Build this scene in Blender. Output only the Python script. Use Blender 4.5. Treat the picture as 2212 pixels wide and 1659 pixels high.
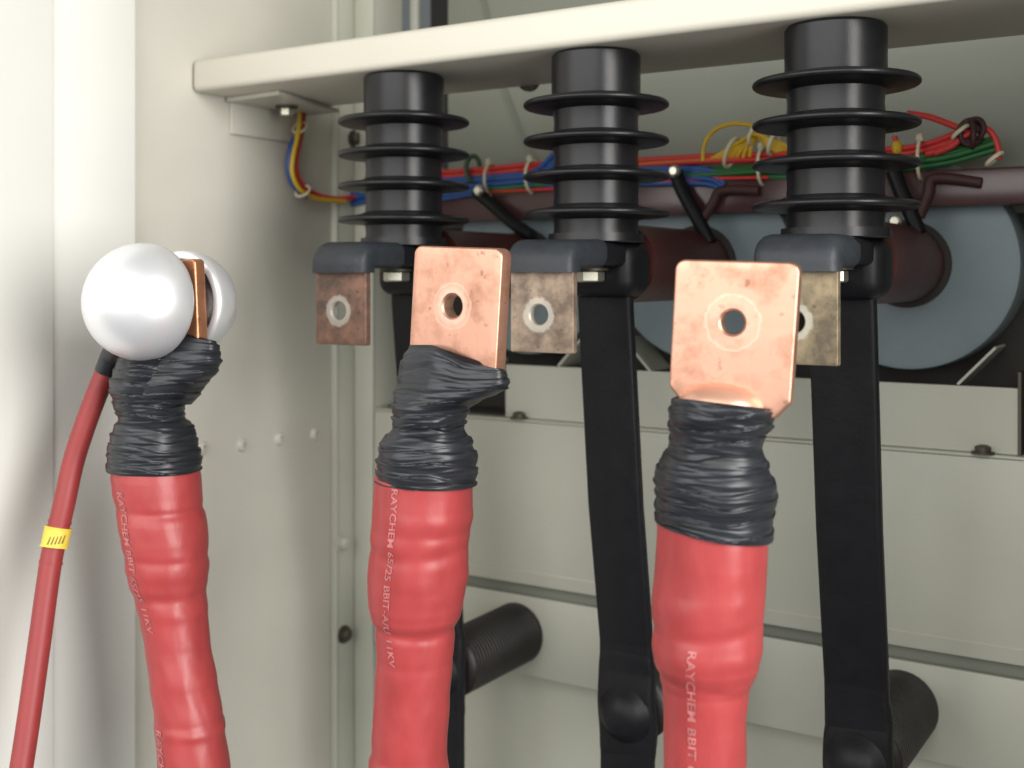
import bpy, bmesh, math, random
from mathutils import Vector, Matrix, noise
random.seed(7)
for o in list(bpy.data.objects):
    bpy.data.objects.remove(o)
scene = bpy.context.scene
C = scene.collection
PI = math.pi

# ------------------------------------------------------------------ camera
TH = math.radians(32.0)                    # camera looks 32 deg to the left of the back wall's normal
FPX, CX, HY, PW = 2500.0, 1106.0, 600.0, 2212.0
cs, sn = math.cos(TH), math.sin(TH)
RT = Vector((cs, sn, 0)); FW = Vector((-sn, cs, 0))
cam = bpy.data.cameras.new('camera')
cam.sensor_width = 36.0
cam.lens = 36.0 * FPX / PW
cam.shift_y = -(829.5 - HY) / PW
cam.clip_start, cam.clip_end = 0.01, 50
cam.dof.use_dof = True
cam.dof.focus_distance = 0.66
cam.dof.aperture_fstop = 8
camo = bpy.data.objects.new('camera', cam)
C.objects.link(camo)
camo.rotation_euler = (PI/2, 0, TH)
scene.camera = camo

# ------------------------------------------------------------------ light
w = bpy.data.worlds.new('World'); scene.world = w; w.use_nodes = True
bg = w.node_tree.nodes['Background']
bg.inputs[0].default_value = (0.92, 0.97, 1.0, 1); bg.inputs[1].default_value = 0.14

def area(name, loc, target, sx, sy, power, col, spread=180):
    l = bpy.data.lights.new(name, 'AREA'); l.shape = 'RECTANGLE'
    l.size, l.size_y, l.energy, l.color = sx, sy, power, col
    l.spread = math.radians(spread)
    o = bpy.data.objects.new(name, l); C.objects.link(o)
    o.location = loc
    o.rotation_euler = (Vector(target) - Vector(loc)).to_track_quat('-Z', 'Y').to_euler()
    return o
area('daylight_opening', (-0.55, -1.3, 0.60), (-0.40, 0.7, -0.02), 3.4, 1.6, 60, (1.0, 0.99, 0.96))
area('daylight_right', (1.05, 0.02, 0.25), (-0.7, 0.5, -0.02), 0.75, 1.2, 35, (1.0, 0.98, 0.95))
vs = scene.view_settings
vs.view_transform = 'Standard'; vs.look = 'None'; vs.exposure = 0.0; vs.gamma = 1.0
vs.use_curve_mapping = False

# ------------------------------------------------------------------ helpers
def ray(px):
    a = (px - CX) / FPX
    return a*RT + FW
def at(px, py, Y=None, X=None, D=None, Z=None):
    r = ray(px)
    v = r + Vector((0, 0, (HY - py) / FPX))
    if Y is not None: d = Y / v.y
    elif X is not None: d = X / v.x
    elif Z is not None: d = Z / v.z
    else: d = D
    return v * d
def dep(p): return p.dot(FW)

def empty(name, label, cat, loc=(0, 0, 0), group=None):
    o = bpy.data.objects.new(name, None); C.objects.link(o)
    o.location = loc; o.empty_display_size = 0.02
    o['label'] = label; o['category'] = cat
    if group: o['group'] = group
    return o
def tag(o, label, cat, group=None):
    o['label'] = label; o['category'] = cat
    if group: o['group'] = group
    return o
def link(name, me, mat=None, parent=None, smooth=40):
    if smooth is not None:
        me.polygons.foreach_set('use_smooth', [True]*len(me.polygons))
        if smooth < 180: me.set_sharp_from_angle(angle=math.radians(smooth))
    me.update()
    o = bpy.data.objects.new(name, me); C.objects.link(o)
    if mat: me.materials.append(mat)
    if parent:
        o.parent = parent
        o.matrix_parent_inverse = Matrix.Translation(parent.location).inverted()
    return o
def mesh_from(verts, faces, name='mesh'):
    me = bpy.data.meshes.new(name)
    me.from_pydata([tuple(v) for v in verts], [], faces)
    bm = bmesh.new(); bm.from_mesh(me)
    bmesh.ops.recalc_face_normals(bm, faces=bm.faces)
    bm.to_mesh(me); bm.free()
    return me
def box_bm(bm, x0, x1, y0, y1, z0, z1, bev=0.0, seg=2):
    r = bmesh.ops.create_cube(bm, size=1)
    vs_ = r['verts']
    for v in vs_:
        v.co = Vector(((x0+x1)/2 + v.co.x*(x1-x0), (y0+y1)/2 + v.co.y*(y1-y0), (z0+z1)/2 + v.co.z*(z1-z0)))
    if bev:
        es = list({e for v in vs_ for e in v.link_edges})
        bmesh.ops.bevel(bm, geom=es, offset=bev, segments=seg, affect='EDGES', profile=0.5)
def box(name, b, mat, parent=None, bev=0.0, seg=2):
    bm = bmesh.new(); box_bm(bm, *b, bev=bev, seg=seg)
    me = bpy.data.meshes.new(name); bm.to_mesh(me); bm.free()
    return link(name, me, mat, parent)
def boxes(name, bs, mat, parent=None, bev=0.0):
    bm = bmesh.new()
    for b in bs: box_bm(bm, *b, bev=bev)
    me = bpy.data.meshes.new(name); bm.to_mesh(me); bm.free()
    return link(name, me, mat, parent)
def lathe(name, prof, mat, parent, loc, axis=(0, 0, 1), n=64, smooth=35):
    """prof: list of (radius, height) along axis"""
    q = Vector((0, 0, 1)).rotation_difference(Vector(axis).normalized())
    V, F = [], []
    for (r, h) in prof:
        for k in range(n):
            a = 2*PI*k/n
            V.append(Vector(loc) + q @ Vector((r*math.cos(a), r*math.sin(a), h)))
    m = len(prof)
    for i in range(m-1):
        for k in range(n):
            F.append((i*n+k, i*n+(k+1) % n, (i+1)*n+(k+1) % n, (i+1)*n+k))
    if prof[0][0] > 1e-6: F.append(tuple(range(n)))
    if prof[-1][0] > 1e-6: F.append(tuple((m-1)*n+k for k in range(n)))
    me = mesh_from(V, F, name)
    bm = bmesh.new(); bm.from_mesh(me); bmesh.ops.remove_doubles(bm, verts=bm.verts, dist=1e-6); bm.to_mesh(me); bm.free()
    return link(name, me, mat, parent, smooth)
def catmull(pts, n):
    P = [Vector(p) for p in pts]
    out = []
    for i in range(len(P)-1):
        p0 = P[max(i-1, 0)]; p1 = P[i]; p2 = P[i+1]; p3 = P[min(i+2, len(P)-1)]
        for k in range(n):
            t = k/n
            out.append(0.5*((2*p1) + (p2-p0)*t + (2*p0-5*p1+4*p2-p3)*t*t + (3*p1-p0-3*p2+p3)*t**3))
    out.append(P[-1])
    return out
def tube_data(pts, rad, sub=6, n=12):
    path = catmull(pts, sub) if sub > 1 else [Vector(p) for p in pts]
    V, F = [], []
    t0 = (path[1]-path[0]).normalized()
    u = t0.orthogonal().normalized()
    m = len(path)
    for i, p in enumerate(path):
        t = (path[min(i+1, m-1)] - path[max(i-1, 0)]).normalized()
        u = (u - t*u.dot(t)).normalized(); v = t.cross(u)
        r = rad(i/(m-1)) if callable(rad) else rad
        for k in range(n):
            a = 2*PI*k/n
            V.append(p + r*(math.cos(a)*u + math.sin(a)*v))
    for i in range(m-1):
        for k in range(n):
            F.append((i*n+k, i*n+(k+1) % n, (i+1)*n+(k+1) % n, (i+1)*n+k))
    F.append(tuple(range(n))); F.append(tuple((m-1)*n+k for k in range(n)))
    return V, F
def tube(name, pts, rad, mat, parent=None, sub=6, n=12):
    V, F = tube_data(pts, rad, sub, n)
    return link(name, mesh_from(V, F, name), mat, parent, 60)
def tubes(name, lst, mat, parent=None, sub=6, n=10):
    V, F = [], []
    for pts, rad in lst:
        v, f = tube_data(pts, rad, sub, n); o = len(V)
        V += v; F += [tuple(i+o for i in q) for q in f]
    return link(name, mesh_from(V, F, name), mat, parent, 60)
def hexnut(name, loc, axis, r, h, mat, parent, washer=None):
    prof = [(r*0.88, 0), (r, h*0.12), (r, h*0.88), (r*0.88, h)]
    o = lathe(name, prof, mat, parent, loc, axis, n=6, smooth=20)
    return o
def round_poly(pts, rad, n=7):
    out = []; m = len(pts)
    for i in range(m):
        p = Vector(pts[i]); a = Vector(pts[i-1]); b = Vector(pts[(i+1) % m])
        r = rad[i] if isinstance(rad, (list, tuple)) else rad
        d1 = (a-p).normalized(); d2 = (b-p).normalized()
        ang = d1.angle(d2); t = r/math.tan(ang/2)
        c = p + (d1+d2).normalized() * (r/math.sin(ang/2))
        s = p + d1*t; e = p + d2*t
        a0 = math.atan2((s-c).y, (s-c).x); a1 = math.atan2((e-c).y, (e-c).x)
        da = (a1-a0+PI) % (2*PI) - PI
        for k in range(n+1):
            an = a0 + da*k/n
            out.append(Vector((c.x+r*math.cos(an), c.y+r*math.sin(an))))
    return out
def densify(poly, step):
    out = []
    for i in range(len(poly)):
        a = poly[i]; b = poly[(i+1) % len(poly)]
        k = max(1, int((b-a).length/step))
        for j in range(k): out.append(a.lerp(b, j/k))
    return out
def holed_plate(name, poly, hole_c, hole_r, t, bev, mat, parent, org, u, v, nrm, hbev=0.0009, wob=0.0):
    """plate in the (u, v) plane, thickness t along nrm, with a round hole; hole centre is at org"""
    poly = densify([Vector(p) for p in poly], 0.003)
    hc = Vector(hole_c)
    n = len(poly)
    hole = []
    for p in poly:
        d = (p-hc).normalized(); hole.append(d)
    # inset outline towards hole centre approx (use local normal)
    inn = []
    for i in range(n):
        tng = (poly[(i+1) % n] - poly[i-1]).normalized()
        nn = Vector((-tng.y, tng.x))
        if nn.dot(hc-poly[i]) < 0: nn = -nn
        inn.append(nn)
    rings = []
    def mid(f): return [hc + d*hole_r + (poly[i]+inn[i]*bev - hc - d*hole_r)*f for i, d in enumerate(hole)]
    rings.append(([hc + d*hole_r for d in hole], t/2-hbev))
    rings.append(([hc + d*(hole_r+hbev) for d in hole], t/2))
    for f in (0.3, 0.6, 0.85): rings.append((mid(f), t/2))
    for k in range(6):
        a = PI/2*k/5
        rings.append(([poly[i]+inn[i]*bev*(1-math.sin(a)) for i in range(n)], t/2-bev*(1-math.cos(a))))
    for k in range(5, -1, -1):
        a = PI/2*k/5
        rings.append(([poly[i]+inn[i]*bev*(1-math.sin(a)) for i in range(n)], -t/2+bev*(1-math.cos(a))))
    rings.append((mid(0.6), -t/2))
    rings.append(([hc + d*(hole_r+hbev) for d in hole], -t/2))
    rings.append(([hc + d*hole_r for d in hole], -t/2+hbev))
    V, F = [], []
    for pts, h in rings:
        for p in pts:
            q = p - hc
            b = wob*noise.noise(Vector((q.x*40, q.y*40, 3.3+org[0]*9)))
            V.append(Vector(org) + u*q.x + v*q.y + nrm*(h+b))
    m = len(rings)
    for i in range(m):
        j = (i+1) % m
        for k in range(n):
            F.append((i*n+k, i*n+(k+1) % n, j*n+(k+1) % n, j*n+k))
    return link(name, mesh_from(V, F, name), mat, parent, 33)

# ------------------------------------------------------------------ materials
def newmat(name):
    m = bpy.data.materials.new(name); m.use_nodes = True
    nt = m.node_tree; b = nt.nodes['Principled BSDF']
    return m, nt, b
def N(nt, t, **kw):
    n = nt.nodes.new(t)
    for k, v in kw.items(): setattr(n, k, v)
    return n
def simple(name, col, rough=0.5, metal=0.0, var=0.08, scale=60, bump=0.0, bscale=400, spec=0.5, stretch=None, coat=0.0):
    m, nt, b = newmat(name)
    tc = N(nt, 'ShaderNodeTexCoord')
    src = tc.outputs['Object']
    if stretch:
        mp = N(nt, 'ShaderNodeMapping'); mp.inputs['Scale'].default_value = stretch
        nt.links.new(src, mp.inputs[0]); src = mp.outputs[0]
    no = N(nt, 'ShaderNodeTexNoise'); no.inputs['Scale'].default_value = scale; no.inputs['Detail'].default_value = 6
    nt.links.new(src, no.inputs['Vector'])
    mx = N(nt, 'ShaderNodeMix', data_type='RGBA')
    mx.inputs['A'].default_value = (*[c*(1-var) for c in col], 1)
    mx.inputs['B'].default_value = (*[min(1, c*(1+var)) for c in col], 1)
    nt.links.new(no.outputs['Fac'], mx.inputs['Factor'])
    nt.links.new(mx.outputs['Result'], b.inputs['Base Color'])
    mr = N(nt, 'ShaderNodeMapRange'); mr.inputs['To Min'].default_value = rough*0.85; mr.inputs['To Max'].default_value = min(1, rough*1.15)
    nt.links.new(no.outputs['Fac'], mr.inputs['Value']); nt.links.new(mr.outputs[0], b.inputs['Roughness'])
    b.inputs['Metallic'].default_value = metal
    b.inputs['Specular IOR Level'].default_value = spec
    if coat: b.inputs['Coat Weight'].default_value = coat; b.inputs['Coat Roughness'].default_value = 0.15
    if bump:
        n2 = N(nt, 'ShaderNodeTexNoise'); n2.inputs['Scale'].default_value = bscale; n2.inputs['Detail'].default_value = 4
        nt.links.new(src, n2.inputs['Vector'])
        bp = N(nt, 'ShaderNodeBump'); bp.inputs['Strength'].default_value = bump; bp.inputs['Distance'].default_value = 0.001
        nt.links.new(n2.outputs['Fac'], bp.inputs['Height']); nt.links.new(bp.outputs[0], b.inputs['Normal'])
    return m
PAINT = (0.56, 0.54, 0.47)
M = {}
M['paint'] = simple('cream_paint', PAINT, 0.42, var=0.09, scale=14, bump=0.10, bscale=600)
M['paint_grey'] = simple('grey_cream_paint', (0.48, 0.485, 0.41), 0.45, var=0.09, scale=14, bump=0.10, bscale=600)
M['paint_shaded'] = simple('shaded_back_paint', (0.21, 0.22, 0.18), 0.5, var=0.06, scale=8, bump=0.08, bscale=500)  # darkened so the dimness deep in the cabinet is in the colour
M['beam'] = simple('beam_paint', (0.60, 0.575, 0.49), 0.4, var=0.05, scale=9, bump=0.08, bscale=600)
M['jamb'] = simple('white_paint', (0.82, 0.81, 0.76), 0.4, var=0.03, scale=10, bump=0.05, bscale=500)
M['epoxy'] = simple('black_resin', (0.0095, 0.0092, 0.0108), 0.33, var=0.25, scale=120, bump=0.06, bscale=900, spec=0.33)
M['sleeve'] = simple('black_sleeve', (0.0085, 0.0088, 0.0105), 0.45, var=0.25, scale=70, bump=0.15, bscale=300, spec=0.22)
M['boot'] = simple('slate_insulation', (0.026, 0.030, 0.036), 0.48, var=0.3, scale=120, bump=0.3, bscale=250, spec=0.35)
M['red'] = simple('red_heat_shrink', (0.375, 0.049, 0.050), 0.40, var=0.18, scale=70, bump=0.18, bscale=190, spec=0.5, stretch=(1, 1, 0.5))
M['red_thin'] = simple('dull_red_sleeve', (0.30, 0.036, 0.036), 0.5, var=0.15, scale=80, bump=0.1, bscale=300)
M['yellow_band'] = simple('yellow_marker', (0.80, 0.62, 0.08), 0.5, var=0.15, scale=200)
M['alu'] = simple('satin_aluminium', (0.88, 0.89, 0.91), 0.40, metal=0.6, var=0.03, scale=40, bump=0.03, bscale=900)
M['alu_inner'] = simple('raw_aluminium', (0.42, 0.41, 0.42), 0.28, metal=0.9, var=0.25, scale=120)
M['steel'] = simple('zinc_steel', (0.62, 0.60, 0.50), 0.35, metal=0.9, var=0.15, scale=150)
M['dark_steel'] = simple('dark_steel', (0.10, 0.09, 0.07), 0.5, metal=0.6, var=0.3, scale=150)
M['ct'] = simple('blue_grey_resin', (0.185, 0.232, 0.25), 0.55, var=0.12, scale=40, bump=0.1)
M['brown'] = simple('dark_red_resin', (0.075, 0.022, 0.018), 0.42, var=0.2, scale=60, bump=0.15, bscale=250)
M['umber'] = simple('brown_resin', (0.012, 0.0085, 0.0075), 0.45, var=0.25, scale=60, bump=0.2, bscale=300)
M['maroon'] = simple('maroon_gloss', (0.070, 0.030, 0.032), 0.25, var=0.2, scale=30)
M['w_red'] = simple('wire_red', (0.55, 0.035, 0.03), 0.45)
M['w_blue'] = simple('wire_blue', (0.02, 0.08, 0.28), 0.45)
M['w_green'] = simple('wire_green', (0.02, 0.13, 0.035), 0.45)
M['w_dgreen'] = simple('wire_dark_green', (0.03, 0.07, 0.03), 0.45)
M['w_yellow'] = simple('wire_yellow', (0.62, 0.40, 0.02), 0.45)
M['w_orange'] = simple('wire_orange', (0.62, 0.12, 0.03), 0.45)
M['w_brown'] = simple('wire_brown', (0.045, 0.014, 0.014), 0.6)
M['tie'] = simple('nylon_tie', (0.62, 0.58, 0.42), 0.5)
M['print'] = simple('white_print', (0.46, 0.15, 0.148), 0.5, var=0.7, scale=170)
M['mark'] = simple('dark_print', (0.20, 0.15, 0.03), 0.6)
M['gap'] = simple('dark_interior', (0.03, 0.028, 0.024), 0.8)  # near-black; stands in for shade on the cavity and recess sheets

def tape_mat():
    m, nt, b = newmat('black_vinyl_tape')
    tc = N(nt, 'ShaderNodeTexCoord')
    mp = N(nt, 'ShaderNodeMapping'); mp.inputs['Scale'].default_value = (0.05, 0.05, 1.0); mp.inputs['Rotation'].default_value = (0.02, 0.03, 0)
    nt.links.new(tc.outputs['Object'], mp.inputs[0])
    n1 = N(nt, 'ShaderNodeTexNoise'); n1.inputs['Scale'].default_value = 520; n1.inputs['Detail'].default_value = 4
    nt.links.new(mp.outputs[0], n1.inputs['Vector'])
    rp = N(nt, 'ShaderNodeValToRGB')
    rp.color_ramp.elements[0].position = 0.3; rp.color_ramp.elements[0].color = (0.010, 0.011, 0.0135, 1)
    rp.color_ramp.elements[1].position = 0.75; rp.color_ramp.elements[1].color = (0.026, 0.029, 0.036, 1)
    nt.links.new(n1.outputs['Fac'], rp.inputs[0]); nt.links.new(rp.outputs[0], b.inputs['Base Color'])
    b.inputs['Roughness'].default_value = 0.38
    bp = N(nt, 'ShaderNodeBump'); bp.inputs['Strength'].default_value = 0.15; bp.inputs['Distance'].default_value = 0.0006
    nt.links.new(n1.outputs['Fac'], bp.inputs['Height']); nt.links.new(bp.outputs[0], b.inputs['Normal'])
    return m
M['tape'] = tape_mat()

def copper_mat(name, hole, base, stain, ringcol, metal, rough, r0, r1, ring_op, stain_lo=0.45, stain_hi=0.75, sc=55, scuff=None):
    """bare copper with stains and a washer mark worn into it round the bolt hole"""
    m, nt, b = newmat(name)
    tc = N(nt, 'ShaderNodeTexCoord')
    n1 = N(nt, 'ShaderNodeTexNoise'); n1.inputs['Scale'].default_value = sc; n1.inputs['Detail'].default_value = 7; n1.inputs['Roughness'].default_value = 0.62
    nt.links.new(tc.outputs['Object'], n1.inputs['Vector'])
    r1n = N(nt, 'ShaderNodeMapRange'); r1n.inputs['From Min'].default_value = stain_lo; r1n.inputs['From Max'].default_value = stain_hi
    nt.links.new(n1.outputs['Fac'], r1n.inputs['Value'])
    mx = N(nt, 'ShaderNodeMix', data_type='RGBA')
    mx.inputs['A'].default_value = (*base, 1); mx.inputs['B'].default_value = (*stain, 1)
    nt.links.new(r1n.outputs[0], mx.inputs['Factor'])
    # small dark specks
    n3 = N(nt, 'ShaderNodeTexNoise'); n3.inputs['Scale'].default_value = 170; n3.inputs['Detail'].default_value = 2
    nt.links.new(tc.outputs['Object'], n3.inputs['Vector'])
    r3 = N(nt, 'ShaderNodeMapRange'); r3.inputs['From Min'].default_value = 0.66; r3.inputs['From Max'].default_value = 0.74; r3.inputs['To Max'].default_value = 0.55
    nt.links.new(n3.outputs['Fac'], r3.inputs['Value'])
    mx2 = N(nt, 'ShaderNodeMix', data_type='RGBA'); mx2.inputs['B'].default_value = (*[c*0.45 for c in stain], 1)
    nt.links.new(mx.outputs['Result'], mx2.inputs['A']); nt.links.new(r3.outputs[0], mx2.inputs['Factor'])
    # washer ring
    vm = N(nt, 'ShaderNodeVectorMath', operation='DISTANCE'); vm.inputs[1].default_value = hole
    nt.links.new(tc.outputs['Object'], vm.inputs[0])
    n4 = N(nt, 'ShaderNodeTexNoise'); n4.inputs['Scale'].default_value = 320; n4.inputs['Detail'].default_value = 4
    nt.links.new(tc.outputs['Object'], n4.inputs['Vector'])
    ad = N(nt, 'ShaderNodeMath', operation='MULTIPLY_ADD'); ad.inputs[1].default_value = 0.003; 
    nt.links.new(n4.outputs['Fac'], ad.inputs[0]); nt.links.new(vm.outputs['Value'], ad.inputs[2])
    cr = N(nt, 'ShaderNodeValToRGB'); cr.color_ramp.interpolation = 'LINEAR'
    S = 0.03
    els = cr.color_ramp.elements
    els[0].position = 0; els[0].color = (0, 0, 0, 1) if scuff else (1, 1, 1, 1)
    els[1].position = (r0+0.0015)/S; els[1].color = (0.25, 0.25, 0.25, 1) if scuff else (0.8, 0.8, 0.8, 1)
    e = els.new((r0+0.0030)/S); e.color = (0.25, 0.25, 0.25, 1) if r1 > r0+0.006 and scuff else (0.9, 0.9, 0.9, 1)
    e = els.new((r1+0.0010)/S); e.color = (0.15, 0.15, 0.15, 1) if scuff else (0.8, 0.8, 0.8, 1)
    e = els.new((r1+0.0016)/S); e.color = (0.75, 0.75, 0.75, 1) if scuff else (0.3, 0.3, 0.3, 1)
    e = els.new((r1+0.0026)/S); e.color = (0, 0, 0, 1)
    dv = N(nt, 'ShaderNodeMath', operation='DIVIDE'); dv.inputs[1].default_value = S
    nt.links.new(ad.outputs[0], dv.inputs[0]); nt.links.new(dv.outputs[0], cr.inputs[0])
    mu = N(nt, 'ShaderNodeMath', operation='MULTIPLY'); mu.inputs[1].default_value = ring_op
    nt.links.new(cr.outputs[0], mu.inputs[0])
    mx3 = N(nt, 'ShaderNodeMix', data_type='RGBA'); mx3.inputs['B'].default_value = (*ringcol, 1)
    nt.links.new(mx2.outputs['Result'], mx3.inputs['A']); nt.links.new(mu.outputs[0], mx3.inputs['Factor'])
    nt.links.new(mx3.outputs['Result'], b.inputs['Base Color'])
    b.inputs['Metallic'].default_value = metal
    rr = N(nt, 'ShaderNodeMapRange'); rr.inputs['To Min'].default_value = rough*0.8; rr.inputs['To Max'].default_value = rough*1.3
    nt.links.new(n1.outputs['Fac'], rr.inputs['Value']); nt.links.new(rr.outputs[0], b.inputs['Roughness'])
    mp = N(nt, 'ShaderNodeMapping'); mp.inputs['Scale'].default_value = (1, 1, 0.06); mp.inputs['Rotation'].default_value = (0.2, 0.35, 0)
    nt.links.new(tc.outputs['Object'], mp.inputs[0])
    n5 = N(nt, 'ShaderNodeTexNoise'); n5.inputs['Scale'].default_value = 900; n5.inputs['Detail'].default_value = 3
    nt.links.new(mp.outputs[0], n5.inputs['Vector'])
    sm = N(nt, 'ShaderNodeMath', operation='MULTIPLY_ADD'); sm.inputs[1].default_value = 0.35
    nt.links.new(n5.outputs['Fac'], sm.inputs[0]); nt.links.new(n1.outputs['Fac'], sm.inputs[2])
    bp = N(nt, 'ShaderNodeBump'); bp.inputs['Strength'].default_value = 0.25; bp.inputs['Distance'].default_value = 0.0006
    nt.links.new(sm.outputs[0], bp.inputs['Height']); nt.links.new(bp.outputs[0], b.inputs['Normal'])
    return m
M['copper_bright'] = simple('clean_copper', (0.78, 0.45, 0.32), 0.36, metal=0.6, var=0.06, scale=90)
M['copper'] = simple('bare_copper', (0.72, 0.36, 0.22), 0.36, metal=0.8, var=0.2, scale=80)

# ================================================================== CABINET SHELL
XW, YB, YP = -0.730, 0.930, 0.868
def structure(o, label=None):
    o['kind'] = 'structure'
    if label: o['label'] = label
    return o
side = box('side_wall', (XW-0.012, XW, 0.6025, 0.843, -0.62, 0.42), M['paint'], bev=0.001)
structure(side, 'cream steel side wall of the cabinet with a row of rivets')
for px, py in ((436, 968), (522, 961), (603, 948), (680, 938)):
    p = at(px, py, X=XW)
    lathe('rivet', [(0.0062, 0), (0.0060, 0.001), (0.0045, 0.0030), (0.0026, 0.0036), (0.0022, 0.0004), (0, 0.0003)], M['paint'], side, p, (1, 0, 0), n=20)
# back wall
backw = box('back_wall', (-0.655, 0.015, YB, YB+0.012, -0.62, 0.50), M['paint_shaded'])
structure(backw, 'grey green back wall behind the wiring')
lipx = at(893, 40, Y=YB).x
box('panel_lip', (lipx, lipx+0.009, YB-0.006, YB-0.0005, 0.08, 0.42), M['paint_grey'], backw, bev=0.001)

post = empty('corner_post', 'folded cream corner post between side wall and back wall', 'post', (-0.70, 0.86, -0.6))
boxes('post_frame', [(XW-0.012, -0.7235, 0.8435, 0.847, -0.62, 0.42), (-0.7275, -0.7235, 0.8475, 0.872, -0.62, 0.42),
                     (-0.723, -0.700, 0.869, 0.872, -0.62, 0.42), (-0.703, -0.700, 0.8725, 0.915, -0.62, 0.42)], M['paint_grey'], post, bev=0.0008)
for px, py, m in ((742, 1370, 'dark_steel'), (738, 1172, 'paint_grey'), (764, 300, 'dark_steel')):
    p = at(px, py, X=-0.7233)
    lathe('bolt', [(0.0085, 0), (0.0085, 0.002), (0.0060, 0.002), (0.0060, 0.006), (0.004, 0.0075), (0, 0.0075)], M[m], post, p, (1, 0, 0), n=18)
box('cavity_shade', (-0.72, -0.62, 0.990, 0.995, -0.62, 0.5), M['gap'], backw)  # added dark sheet, painted shade behind the gap beside the post

structure(box('opposite_wall', (0.002, 0.014, 0.6025, 0.92, -0.62, 0.42), M['paint']), 'cream steel wall closing the cabinet on the far right')
structure(box('ceiling', (XW, 0.002, 0.58, 0.92, 0.42, 0.432), M['paint']), 'cream steel roof of the cabinet')
# front jamb (bright, at the left)
jamb = empty('door_frame', 'white painted door frame at the left edge of the cabinet opening', 'door frame', (-0.72, 0.5, -0.6))
box('frame_return', (XW-0.012, -0.7180, 0.528, 0.602, -0.62, 0.42), M['jamb'], jamb, bev=0.0008, seg=2)
box('frame_face', (XW-0.03, -0.7155, 0.30, 0.5278, -0.62, 0.42), M['jamb'], jamb, bev=0.0012, seg=3)

# lower panel with groove, ledge
low = empty('lower_panel', 'cream lower back panel with a horizontal groove, behind the black busbars', 'panel', (-0.4, YP, -0.6))
XL, XR = -0.698, -0.001
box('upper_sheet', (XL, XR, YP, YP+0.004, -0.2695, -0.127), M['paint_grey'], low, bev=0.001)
box('groove', (XL, XR, YP+0.009, YP+0.012, -0.285, -0.262), M['paint_shaded'], low)  # darker colour stands in for the shade inside the recess
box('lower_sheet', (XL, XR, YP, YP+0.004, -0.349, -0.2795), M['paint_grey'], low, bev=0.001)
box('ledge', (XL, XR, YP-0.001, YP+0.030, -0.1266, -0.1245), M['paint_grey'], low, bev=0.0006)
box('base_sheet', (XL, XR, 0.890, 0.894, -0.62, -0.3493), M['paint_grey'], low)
box('bead', (XL, XR, YP-0.0008, YP-0.0002, -0.2585, -0.2575), M['paint'], low)

# cradle plate carrying the three current transformers
XI = [-0.537, -0.372, -0.207]
cr = empty('cradle_plate', 'cream cradle plate with slanted tabs under the blue grey transformer rings', 'bracket', (-0.34, 0.872, -0.127))
prof = [(-0.5528, -0.124), (-0.5528, -0.0775), (-0.129, -0.0775), (-0.129, -0.124)]
V = [(x, 0.874, z) for x, z in prof] + [(x, 0.878, z) for x, z in prof]
n = len(prof)
F = [tuple(range(n)), tuple(range(n, 2*n))] + [(i, (i+1) % n, n+(i+1) % n, n+i) for i in range(n)]
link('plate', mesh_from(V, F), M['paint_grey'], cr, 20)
# angled tabs that cradle each ring
for x in XI:
    for sg in (-1, 1):
        a = Vector((x+sg*0.0385, 0, -0.0772)); b = Vector((x+sg*0.0640, 0, -0.0500))
        d = b-a; nn = Vector((-d.z, 0, d.x)).normalized()*0.0018
        v = []
        for y in (0.8745, 0.9155):
            for q in (a, b, b+nn, a+nn): v.append(Vector((q.x, y, q.z)))
        link('support_tab', mesh_from(v, [(0, 1, 2, 3), (4, 5, 6, 7), (0, 1, 5, 4), (1, 2, 6, 5), (2, 3, 7, 6), (3, 0, 4, 7)]), M['paint_grey'], cr, None)
for px, py in ((1118, 905), (2135, 972)):
    p = at(px, py, Z=-0.1243)
    lathe('bolt', [(0.008, 0), (0.008, 0.0015), (0.0055, 0.0015), (0.0055, 0.005), (0.003, 0.0062), (0, 0.0062)], M['dark_steel'], cr, Vector((p.x, 0.866+0.003, -0.1243)), (0, 0, 1), n=12)
boxes('recess_shade', [(-0.69, -0.004, 0.9260, 0.9285, -0.124, 0.048), (-0.69, -0.004, 0.8785, 0.9255, -0.1238, -0.1225)], M['gap'], cr)  # added dark sheets, painted shade behind and below the rings
box('end_flange', (-0.1285, -0.1265, 0.872, 0.90, -0.1243, -0.066), M['dark_steel'], cr)

# ------------------------------------------------------------------ cross beam
ZB = 0.1534
beam = empty('cross_beam', 'long cream steel channel beam carrying the three black insulators', 'beam', (-0.3, 0.73, ZB))
bl = at(417, 150, Y=0.669).x
# C channel: rounded front edge, open box profile (front face, underside, rear lip)
pr = []
def arc(cx, cz, r, a0, a1, k=5): return [(cx+r*math.cos(math.radians(a0+(a1-a0)*i/k)), cz+r*math.sin(math.radians(a0+(a1-a0)*i/k))) for i in range(k+1)]
y0, y1, z0, z1, r = 0.669, 0.793, ZB, ZB+0.0262, 0.005
pr += arc(y1-0.002, z0+0.002, 0.002, 0, -90, 3)
pr += arc(y0+r, z0+r, r, 270, 180)
pr += arc(y0+r, z1-r, r, 180, 90)
pr += arc(y1-0.002, z1-0.002, 0.002, 90, 0, 3)
xs = [bl, bl+0.0015, -0.001]
V, F = [], []
cyy, czz = (y0+y1)/2, (z0+z1)/2
for j, x in enumerate(xs):
    s = 0.0012 if j == 0 else 0
    for (y, z) in pr: V.append((x, y+(s if y < cyy else -s), z+(s if z < czz else -s)))
n = len(pr)
for j in range(2): F += [(j*n+i, j*n+(i+1) % n, (j+1)*n+(i+1) % n, (j+1)*n+i) for i in range(n)]
F += [tuple(range(n)), tuple(2*n+i for i in range(n))]
link('channel', mesh_from(V, F), M['beam'], beam, 30)
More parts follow.
